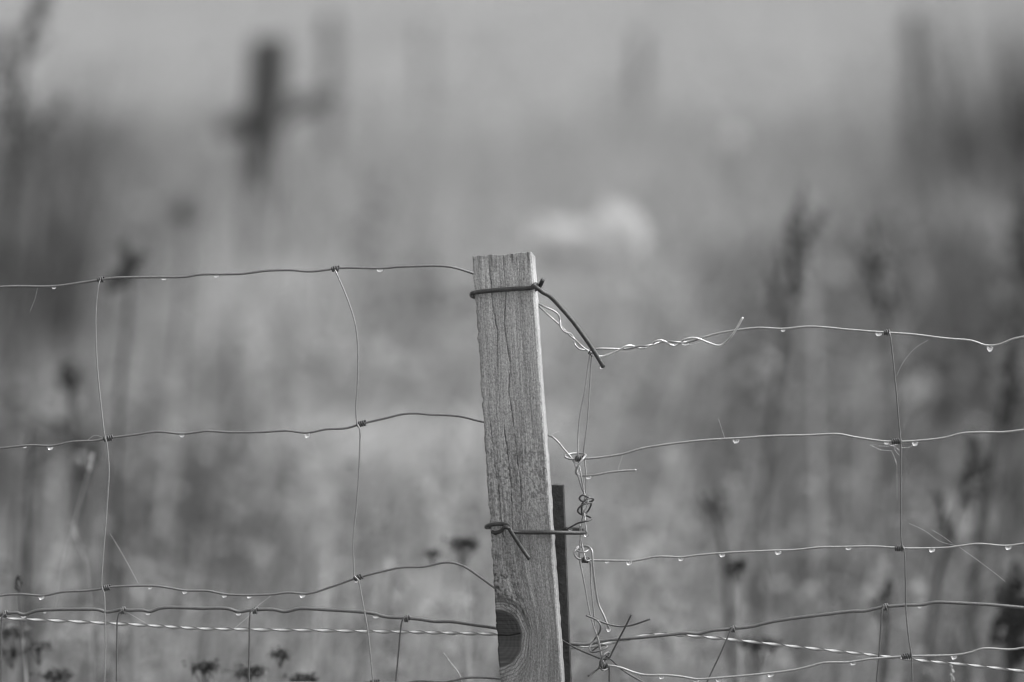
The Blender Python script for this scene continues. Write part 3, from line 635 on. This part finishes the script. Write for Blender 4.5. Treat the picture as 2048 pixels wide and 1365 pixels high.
def herb_leaves(name, m, n, lo, hi, seed, label, dark, lift=0.0, sc=1.0):
    rnd = np.random.default_rng(seed); nc = n // 22
    cy = lo + (hi - lo) * rnd.random(nc) ** 0.8; cx = (rnd.random(nc) * 2 - 1) * (0.09 * (cy + 4.7) * 1.05 + .4)
    keep = (patch(cx, cy, DARK) * rnd.random(nc) > .18) if dark else (rnd.random(nc) > patch(cx, cy, DARK) * 1.1)
    cx, cy = cx[keep], cy[keep]; k = 22; nn = len(cx) * k
    hc = rnd.uniform(.10, .30, len(cx)) + .014 * np.clip(cy, 0, 9) + (.10 if lift == 0 else 0) * patch(cx, cy, DARK) + lift; sp = rnd.uniform(.02, .06, len(cx))
    x = np.repeat(cx, k) + rnd.normal(0, 1, nn) * np.repeat(sp, k); y = np.repeat(cy, k) + rnd.normal(0, 1, nn) * np.repeat(sp, k)
    z = np.clip(np.repeat(hc, k) + rnd.normal(0, .05, nn), .05, .62 + lift * .4)
    ln = sc * rnd.uniform(.03, .075, nn); w = ln * rnd.uniform(.22, .5, nn); az = rnd.random(nn) * 6.283; el = rnd.normal(.3, .6, nn); ro = rnd.normal(0, .7, nn)
    d = np.stack([np.cos(az) * np.cos(el), np.sin(az) * np.cos(el), np.sin(el)], -1)
    sd_ = np.stack([-np.sin(az) * np.cos(ro), np.cos(az) * np.cos(ro), np.sin(ro)], -1)
    c = np.stack([x, y, z], -1); L_ = ln[:, None]; W_ = w[:, None]
    dn = np.array([0, 0, -1.0])
    V = np.stack([c, c + d * L_ * .45 - sd_ * W_ * .5, c + d * L_ * .5 + dn * L_ * .04, c + d * L_ * .45 + sd_ * W_ * .5, c + d * L_ + dn * L_ * .25], 1)
    F = []
    for i in range(nn): q = 5 * i; F += [(q, q+1, q+2), (q, q+2, q+3), (q+1, q+4, q+2), (q+2, q+4, q+3)]
    me = bpy.data.meshes.new(name); me.from_pydata(V.reshape(-1, 3).tolist(), [], F); me.materials.append(m)
    o = bpy.data.objects.new(name, me); COL.objects.link(o); tag(o, label, 'herbs', None, 'stuff')
def meadow():
    n = 52000; x, y = blades(n, 0.9, 14.5, 0.7)
    pd, pp = patch(x, y, DARK), patch(x, y, PALE)
    nz = vnoise(x * 5.0 + 60, y * 2.2, 41); nz2 = vnoise(x * 1.6 + 67, y * 0.9, 42); hz = vnoise(x * 3.5 + 50, y * 1.5, 43)
    h = 0.14 + 0.16 * RNG.random(n) + 0.26 * (hz - 0.35) + 0.14 * pd + .017 * np.clip(y - 2, 0, 9)
    h = np.clip(h + .16 * np.clip((y - 7.5) / 4, 0, 1), .12, .76)
    score = 0.80 * (nz - .5) + 0.7 * (nz2 - .5) - 1.25 * pd + 0.45 * pp + RNG.normal(0, .14, n) + 0.16 - .16 * np.clip(1 - y / 4.5, 0, 1)
    wd = RNG.uniform(.003, .0065, n); lean = np.abs(RNG.normal(.38, .24, n))
    for nm, m, sel, lab in (('pale_grass', M['pale'], score > .10, 'pale dry grass growing through the meadow behind the fence'),
                            ('green_grass', M['mid'], (score <= .10) & (score > -.38), 'mid grey grass of the meadow behind the fence'),
                            ('dark_grass', M['dark'], score <= -.38, 'dark rank grass, partly painting lens falloff at the sides of the meadow')):
        grass_object(nm, m, x[sel], y[sel], h[sel], wd[sel], lean[sel], lab)
    n = 650; x, y = blades(n, 1.6, 13.0, 0.5); pd = patch(x, y, DARK)
    h = 0.46 + 0.20 * RNG.random(n) + .14 * pd; lean = np.abs(RNG.normal(.16, .1, n)) + .16 * (x > .1); wd = RNG.uniform(.006, .011, n)
    sel = (RNG.random(n) < .55 - .4 * pd)
    grass_object('seeding_grass', M['pale'], x[sel], y[sel], h[sel], wd[sel], lean[sel], 'pale seeding grass stems above the meadow', plume=1.0)
    grass_object('brown_grass', M['dark'], x[~sel], y[~sel], h[~sel], wd[~sel], lean[~sel], 'dark seeding grass stems above the meadow', plume=1.0)
    n = 900; y = RNG.uniform(.6, 2.4, n); x = RNG.uniform(-.75, .75, n); pd = patch(x, y, DARK); q = RNG.random(n) + .5 * pd
    h = RNG.uniform(.42, .70, n) + .03 * np.clip(y - 1, -1, 1); lean = np.abs(RNG.normal(.22, .14, n)) + .1 * (x > .1); wd = RNG.uniform(.002, .006, n)
    for nm, m, sel, lab in (('pale_grass', M['herb'], q < .42, 'fine pale stems tangled close behind the fence'), ('green_grass', M['mid'], (q >= .42) & (q < .75), 'fine grey stems tangled close behind the fence'), ('dark_grass', M['weed_mid'], q >= .75, 'fine dark stems tangled close behind the fence')):
        grass_object(nm, m, x[sel], y[sel], h[sel], wd[sel], lean[sel], lab, plume=1.0)
    herb_leaves('near_herbs', M['dark'], 2600, .9, 3.0, 54, 'grey leafy weeds tangled close behind the fence', False, .27, .42)
    herb_leaves('near_herbs', M['herb'], 3200, .9, 3.2, 55, 'pale leafy weeds tangled close behind the fence', False, .27, .42)
    herb_leaves('near_herbs', M['weed_mid'], 1500, .8, 2.6, 56, 'dark leafy weeds tangled close behind the fence', False, .27, .42)
    herb_leaves('pale_herbs', M['herb'], 9000, 1.0, 12, 51, 'pale leafy herbs among the meadow grass', False)
    herb_leaves('green_herbs', M['mid'], 9000, .8, 12, 52, 'mid grey leafy herbs among the meadow grass', False)
    herb_leaves('dark_herbs', M['weed_mid'], 16000, .7, 12, 53, 'dark leafy herbs, partly painting lens falloff at the sides of the meadow', True)
    n = 26000; y = 14.0 + 34 * RNG.random(n) ** 1.5; x = (RNG.random(n) * 2 - 1) * (0.1 * (y + 4.7) + 1.0)
    grass_object('short_grass', M['field'], x, y, RNG.uniform(.05, .16, n), RNG.uniform(.006, .014, n), np.abs(RNG.normal(.5, .3, n)), 'short pale grass of the field beyond the meadow')
    n = 7000; y = -1.6 + 2.5 * RNG.random(n); x = (RNG.random(n) * 2 - 1) * 1.2
    grass_object('fence_grass', M['mid'], x, y, RNG.uniform(.15, .45, n), RNG.uniform(.003, .006, n), np.abs(RNG.normal(.3, .2, n)), 'low grass along the foot of the fence')
meadow()
def rush(px, D, h, rad, n, m, label, seed):  # rushes added to darken the frame sides, imitating lens falloff
    rnd = random.Random(seed); Y = D + CAM.y; c = at(px, 600, Y); c.z = 0; b = MB()
    for k in range(n):
        a = rnd.random() * 6.283; r = rad * math.sqrt(rnd.random()); p = c + Vector((r * math.cos(a), r * math.sin(a), -.02)); hh = h * rnd.uniform(.55, 1.0)
        o = Vector((math.cos(a) * r * .9 + rnd.gauss(0, .05), math.sin(a) * r * .9 + rnd.gauss(0, .05), 0))
        b.tube([p, p + o * .35 + Vector((0, 0, hh * .5)), p + o * 1.2 + Vector((0, 0, hh))], [.0045, .0035, .001], 4, 2, False)
    b.thing('added_rush_clump', M[m], c, label, 'rushes', 'clumps of rushes added to darken the sides of the meadow')
rush(2065, 15.6, 1.12, .20, 260, 'dark', 'tall dark clump of rushes added to darken the upper right corner', 61)
rush(1905, 17.0, .84, .20, 100, 'dark', 'added clump of rushes right of the dark post at the upper right', 62)
rush(1690, 17.4, .70, .22, 80, 'dark', 'thin added clump of rushes left of the dark post at the upper right', 63)
rush(2045, 11.4, .92, .17, 230, 'weed_mid', 'dark clump of rushes added at the right edge above the top wire', 64)
rush(5, 12.2, 1.02, .16, 200, 'dark', 'tall dark clump of rushes added at the upper left edge', 65)
def tussock(px, D, h, rad, n, label, seed):
    rnd = random.Random(seed); c = at(px, 900, D + CAM.y); c.z = 0; b = MB()
    for k in range(n):
        a = rnd.random() * 6.283; r = rad * rnd.random() ** .7; ln = h * rnd.uniform(.5, 1.05); w = rnd.uniform(.002, .004)
        p = c + Vector((r * .5 * math.cos(a), r * .5 * math.sin(a), 0)); o = Vector((math.cos(a), math.sin(a), 0)); sd_ = Vector((-o.y, o.x, 0)).lerp(Vector((1, 0, 0)), .5) * w
        q = [p, p + o * r * .25 + Vector((0, 0, ln * .55)), p + o * r * .8 + Vector((0, 0, ln * .95)), p + o * r * 1.5 + Vector((0, 0, ln * (.75 + .2 * rnd.random())))]
        i = len(b.v)
        for t, v in zip((1, 1, .8, .1), q): b.v += [v - sd_ * t, v + sd_ * t]
        b.f += [(i+2*j, i+2*j+1, i+2*j+3, i+2*j+2) for j in range(3)]
    b.thing('grass_tussock', M['straw'], c, label, 'grass tussock', 'pale tussocks of dry grass')
tussock(870, 10.2, .44, .20, 900, 'pale dry grass tussock blurred just left of the post at mid height', 71)
tussock(760, 9.3, .26, .18, 700, 'pale low tussock blurred left of the post near the third wire', 72)
tussock(620, 12.4, .40, .2, 600, 'pale tussock blurred between the two left stays', 73)
tussock(535, 12.5, .84, .12, 75, 'thin tall grass tussock blurred before the thick dark post', 77)
tussock(545, 12.2, .56, .13, 240, 'tall pale tussock blurred in front of the foot of the thick dark post', 74)
tussock(1165, 11.7, .60, .17, 420, 'pale tussock blurred behind the white flower clusters', 76)
tussock(1230, 9.0, .22, .16, 600, 'pale low tussock blurred right of the dark stake', 75)
rush(90, 14.0, .62, .20, 200, 'weed_mid', 'lower added clump of rushes beside the tall one at the upper left', 66)

# ------------------------------------------------------------------ separate plants
def seed_spike(b, p0, p1, r, n, rnd, s):
    for k in range(n):
        t = (k + rnd.random()) / n; c = Vector(p0).lerp(Vector(p1), t); q = r * (0.5 + 0.7 * math.sin(math.pi * min(1, t + .15)))
        b.blob(c + Vector((rnd.gauss(0, .5) * q, rnd.gauss(0, .5) * q, rnd.gauss(0, .3) * q)), s * rnd.uniform(.6, 1.3), rnd, (1, .8, 1.2), 5, 4, .3)
def plant(name, label, cat, grp, D, stem_px, r, heads=(), leaves=(), m='weed', mh=None, seed=1):
    Y = D + CAM.y; k = FPX / D; rnd = random.Random(seed)
    top = [at(x, y, Y) for x, y in stem_px]
    d = top[-1] - top[-2] if len(top) > 1 else Vector((0, 0, -1))
    z = top[-1]; base = Vector((z.x + (d.x / max(-d.z, .02)) * min(z.z, .25) if len(top) > 1 else z.x, Y, 0))
    e = empty(name, base, label, cat, grp)
    b = MB(); b.tube(top + [z.lerp(base, .5), base - Vector((0, 0, .02))], [r * .55, r * .8, r, r * 1.1], 7, 4); b.build('stem', M[m], e)
    petal = mh == 'petal'; nray = 46 if petal else 34
    mh = M[mh or m]
    for h in heads:
        q = MB(); kind = h[0]
        if kind == 'spike':
            _, x0, y0, x1, y1, rp, n = h
            p0, p1 = at(x0, y0, Y), at(x1, y1, Y + rnd.uniform(-.03, .03)); q.tube([p0, p1], r * .4, 5, 1); seed_spike(q, p0, p1, rp / k, n, rnd, min(.0055, .45 * rp / k))
            q.build('seed_head', mh, e)
        elif kind == 'ball':
            _, x, y, rp = h; c = at(x, y, Y); q.blob(c, rp / k * .8, rnd, (1, 1, 1.1), 10, 8, .08)
            for j in range(60):
                dv = Vector((rnd.gauss(0, 1), rnd.gauss(0, 1), rnd.gauss(.3, 1))).normalized(); q.leaf(c + dv * rp / k * .6, dv, rp / k * .6, rp / k * .25, .1, .2, 3)
            q.build('flower_head', mh, e)
        elif kind == 'umbel':
            _, x, y, rp, hp = h; c = at(x, y, Y); foot = c - Vector((0, 0, rp / k * 1.1))
            st = MB()
            for j in range(nray):
                a = rnd.random() * 6.283; rad = rp / k * math.sqrt(rnd.random()); tip = c + Vector((rad * math.cos(a), rad * math.sin(a), hp / k * (1 - (rad * k / rp) ** 2) + rnd.uniform(-.1, .1) * hp / k))
                st.tube([foot, foot.lerp(tip, .6) + Vector((0, 0, -.1 * rp / k)), tip], r * .18, 4, 2)
                for g in range(6): q.blob(tip + Vector((rnd.gauss(0, 1), rnd.gauss(0, 1), rnd.gauss(-1.2 if petal else 0, 1.6 if petal else .8))) * rp / k * .10, rp / k * rnd.uniform(.05, .10), rnd, (1, 1, .8), 6, 4, .25)
            f = q.build('flower_head', mh, e); st.build('ray', mh if petal else M[m], f)
        elif kind == 'clump':
            _, x, y, rp, hp = h; c = at(x, y, Y)
            for j in range(90):
                p = c + Vector((rnd.gauss(0, .5) * rp / k, rnd.gauss(0, .5) * rp / k, rnd.gauss(0, .45) * hp / k))
                dv = Vector((rnd.gauss(0, 1), rnd.gauss(0, 1), rnd.gauss(.2, .6))).normalized(); ln = rp / k * rnd.uniform(.3, .75)
                q.leaf(p - dv * ln * .5, dv, ln, ln * rnd.uniform(.3, .6), rnd.uniform(0, .8), .4, 4)
            foot = c - Vector((0, 0, rp / k * 1.6)); st = MB()
            for j in range(9): st.tube([foot, c + Vector((rnd.gauss(0, .45) * rp / k, rnd.gauss(0, .4) * rp / k, -.1 * hp / k))], r * .3, 4, 1)
            for j in range(14): q.blob(c + Vector((rnd.gauss(0, .5) * rp / k, rnd.gauss(0, .4) * rp / k, rnd.gauss(0, .5) * hp / k)), rp / k * rnd.uniform(.06, .14), rnd, (1, 1, .8), 6, 4, .3)
            f = q.build('flower_head', mh, e); st.build('ray', M['weed_mid'], f)
    for (x, y, dx, dz, ln, wd) in leaves:
        q = MB(); q.leaf(at(x, y, Y), (dx, rnd.uniform(-.5, .5), dz), ln, wd, rnd.uniform(.2, .6), .3, 8); q.build('leaf', M[m], e)
GT = 'tall dark weeds in the meadow'
plant('dock_plant', 'tall dark weed with looping seed head, blurred right of the twisted wires', 'weed', GT, 7.2, [(1597, 470), (1590, 560), (1566, 700), (1545, 860), (1530, 1000)], .0058,
      [('spike', 1594, 590, 1588, 440, 22, 60), ('spike', 1600, 520, 1650, 420, 14, 34), ('spike', 1590, 470, 1610, 372, 12, 24), ('spike', 1570, 690, 1540, 545, 15, 26), ('spike', 1555, 800, 1545, 900, 13, 24)], [(1550, 850, .6, .5, .12, .02)], 'weed_mid', 'weed_mid', 3)
plant('dock_plant', 'dark seeding weed left of the right netting stay, blurred', 'weed', GT, 7.5, [(1755, 470), (1768, 600), (1785, 720), (1790, 900)], .005,
      [('spike', 1758, 620, 1752, 440, 24, 60), ('spike', 1770, 640, 1830, 560, 12, 22), ('spike', 1785, 760, 1772, 640, 15, 24)], (), 'weed_mid', 'weed_mid', 5)
plant('dock_plant', 'dark leaning weed at the right edge below the top wire', 'weed', GT, 6.6, [(2030, 690), (2012, 780), (1990, 900), (1965, 1020)], .006,
      [('spike', 2018, 800, 2030, 660, 17, 40), ('spike', 2000, 860, 2050, 760, 14, 24), ('spike', 1975, 960, 1940, 860, 14, 24)], (), 'weed', 'weed', 6)
plant('dock_plant', 'very dark weed clump at the right edge low down', 'weed', GT, 5.9, [(2040, 1160), (2030, 1260), (2020, 1380)], .006,
      [('spike', 2025, 1300, 2042, 1130, 30, 80), ('spike', 2020, 1260, 2000, 1170, 16, 26), ('spike', 2030, 1330, 2070, 1190, 26, 50)], (), 'weed', 'weed', 7)
plant('dock_plant', 'dark weed crossing the right edge above the top wire', 'weed', GT, 8.5, [(2056, 400), (2050, 560), (2040, 700)], .008, [('spike', 2050, 560, 2056, 380, 34, 70), ('spike', 2052, 300, 2056, 180, 20, 30)], (), 'weed', 'weed', 8)
plant('thistle_plant', 'weed with a round dark head, blurred at the left', 'weed', GT, 7.2, [(143, 770), (150, 900), (165, 1050)], .005, [('ball', 142, 752, 34), ('spike', 150, 900, 120, 840, 14, 24), ('spike', 160, 960, 200, 890, 14, 24)], [(150, 880, -.7, .5, .1, .025)], 'weed', 'weed', 9)
plant('thistle_plant', 'dark drooping weed head just above the top left wire', 'weed', GT, 7.0, [(262, 520), (255, 640), (240, 800)], .004, [('spike', 235, 560, 290, 505, 20, 40), ('spike', 262, 540, 245, 480, 10, 16)], (), 'weed', 'weed', 10)
plant('thistle_plant', 'faint dark weed head under the thick far post', 'weed', GT, 10.5, [(372, 430), (370, 560), (360, 700)], .005, [('ball', 372, 425, 30)], (), 'weed', 'weed_mid', 12)
plant('dock_plant', 'tall dark weed blurred in the upper left corner', 'weed', GT, 9.5, [(70, 10), (40, 160), (20, 400), (15, 600)], .007, [('spike', 45, 110, 95, -40, 22, 60), ('spike', 30, 260, 0, 60, 30, 60), ('spike', 20, 420, 60, 200, 24, 50), ('spike', 40, 330, 130, 190, 20, 40)], (), 'weed', 'weed_mid', 13)
plant('dock_plant', 'dark thin weed stem at the lower left edge', 'weed', GT, 6.2, [(62, 860), (58, 980), (55, 1120)], .004, [('spike', 60, 960, 66, 850, 9, 20)], (), 'weed', 'weed_mid', 14)
plant('dock_plant', 'short dark weed below the second right wire', 'weed', GT, 6.3, [(1425, 990), (1440, 1060), (1455, 1180)], .004, [('spike', 1440, 1040, 1400, 985, 16, 30), ('spike', 1440, 1030, 1440, 980, 12, 20), ('spike', 1458, 1150, 1480, 1120, 14, 22)], (), 'weed', 'weed_mid', 15)
plant('dock_plant', 'low dark weed just left of the lower right stay', 'weed', GT, 5.8, [(1775, 1180), (1770, 1260), (1765, 1380)], .004, [('spike', 1772, 1230, 1780, 1160, 14, 26), ('spike', 1770, 1260, 1745, 1200, 10, 18)], (), 'weed', 'weed_mid', 16)
plant('dock_plant', 'dark weed with sloping stem between the right stay and right edge', 'weed', GT, 6.4, [(1950, 900), (1920, 1010), (1880, 1150)], .004, [('spike', 1935, 960, 1955, 880, 15, 30), ('spike', 1900, 1080, 1880, 990, 13, 24), ('spike', 1925, 1010, 1985, 950, 12, 24)], (), 'weed', 'weed', 17)
GF = 'dried flat-topped flower heads near the wire'
plant('dried_flower', 'dark leaf-like flower head close to the left edge of the post', 'dried flower', GF, 5.55, [(925, 1090), (930, 1150), (935, 1280)], .0016, [('clump', 925, 1085, 35, 10), ('clump', 868, 1106, 18, 6)], (), 'stalk', 'weed', 20)
plant('dried_flower', 'dried flower head at the bottom between two left stays', 'dried flower', GF, 5.10, [(410, 1336), (414, 1380), (420, 1450)], .0014, [('clump', 410, 1332, 32, 10)], (), 'stalk', 'weed', 21)
plant('dried_flower', 'dried flower head pair right of the middle heavy stay', 'dried flower', GF, 5.12, [(530, 1340), (528, 1390), (525, 1460)], .0014, [('clump', 560, 1306, 20, 12), ('clump', 500, 1342, 32, 12), ('clump', 602, 1358, 32, 8)], (), 'stalk', 'weed', 22)
plant('dried_flower', 'dark crescent flower head at the bottom left', 'dried flower', GF, 5.15, [(116, 1352), (115, 1390), (112, 1450)], .0014, [('clump', 116, 1350, 30, 12)], (), 'stalk', 'weed', 23)
plant('dried_flower', 'dark mottled flower heads at the left edge under the twisted strand', 'dried flower', GF, 5.2, [(45, 1275), (50, 1330), (55, 1420)], .0015, [('clump', 30, 1262, 30, 13), ('clump', 78, 1292, 25, 13), ('clump', 25, 1305, 22, 10)], (), 'stalk', 'weed_mid', 24)
plant('dried_flower', 'dark flat flower head under the heavy wire right of the post', 'dried flower', GF, 5.5, [(1520, 1290), (1522, 1340), (1525, 1420)], .0016, [('clump', 1522, 1284, 42, 9)], (), 'stalk', 'weed', 25)
plant('dried_flower', 'small dark flower head below the third right wire', 'dried flower', GF, 5.6, [(1476, 1132), (1478, 1190), (1480, 1320)], .0015, [('clump', 1476, 1130, 25, 12)], (), 'stalk', 'weed', 26)
plant('plantain_stalk', 'thin stalk with a dark oval bud at the lower left edge', 'wildflower', None, 4.98, [(37, 1165), (40, 1230), (44, 1330)], .0010, [('spike', 37, 1183, 36, 1153, 6, 40)], (), 'weed_mid', 'weed', 27)
plant('white_flower', 'white blurred flower clusters above and right of the post top', 'flower', None, 11.0, [(1165, 520), (1160, 640), (1150, 800)], .005, [('umbel', 1226, 474, 66, 56), ('umbel', 1108, 490, 60, 42), ('umbel', 1168, 496, 60, 42)], (), 'pale', 'petal', 28)
plant('white_flower', 'small pale flower head blurred at upper right of centre', 'flower', None, 12.5, [(1466, 282), (1470, 400), (1475, 560)], .004, [('umbel', 1466, 278, 22, 18)], (), 'mid', 'petal', 29)
plant('white_flower', 'pale flower tuft inside the looping dark weed head', 'flower', None, 7.8, [(1616, 420), (1622, 520), (1630, 700)], .0035, [('umbel', 1612, 412, 22, 26), ('umbel', 1650, 455, 16, 26)], (), 'stalk', 'stalk', 30)
def stalk(label, D, pts, spik, seed):
    plant('grass_stalk', label, 'grass stalk', 'single grass stalks near the wire', D, pts, .0006, [('spike', *s) for s in spik], (), 'stalk', 'stalk', seed)
stalk('pale grass stalk with seeds at the bottom left of the post', 4.80, [(886, 1305), (903, 1328), (920, 1352), (928, 1390)], [(908, 1338, 888, 1308, 2.2, 26)], 31)
stalk('pale seed head at the bottom right under the twisted strand', 4.85, [(1903, 1330), (1903, 1350), (1902, 1400)], [(1904, 1362, 1903, 1326, 3.2, 40)], 32)
stalk('blurred pale slanting stalk at the lower left', 5.35, [(182, 925), (150, 1040), (112, 1190), (90, 1300)], [(178, 940, 186, 905, 5, 16)], 33)
stalk('blurred pale stalk bending right beside the left stay', 5.5, [(150, 1070), (170, 1120), (180, 1220), (184, 1330)], [(152, 1078, 146, 1050, 5, 14)], 34)

# ------------------------------------------------------------------ morning haze over the field
def haze():
    x0, x1, y0, y1, z0, z1 = -950, 950, -320, 1850, -1.2, 2.4
    b = MB(); b.v = [Vector(p) for p in ((x0,y0,z0),(x1,y0,z0),(x1,y1,z0),(x0,y1,z0),(x0,y0,z1),(x1,y0,z1),(x1,y1,z1),(x0,y1,z1))]
    b.f = [(0,3,2,1),(4,5,6,7),(0,1,5,4),(1,2,6,5),(2,3,7,6),(3,0,4,7)]
    m = bpy.data.materials.new('haze'); m.use_nodes = True; t = m.node_tree; t.nodes.clear()
    v = t.nodes.new('ShaderNodeVolumePrincipled'); v.inputs['Color'].default_value = (.9, .9, .9, 1); v.inputs['Density'].default_value = HAZE
    o = t.nodes.new('ShaderNodeOutputMaterial'); t.links.new(v.outputs[0], o.inputs['Volume'])
    h = b.build('haze', m, None, False); tag(h, 'thin morning haze lying over the field', 'haze', None, 'stuff')
HAZE = 0.0014
haze()
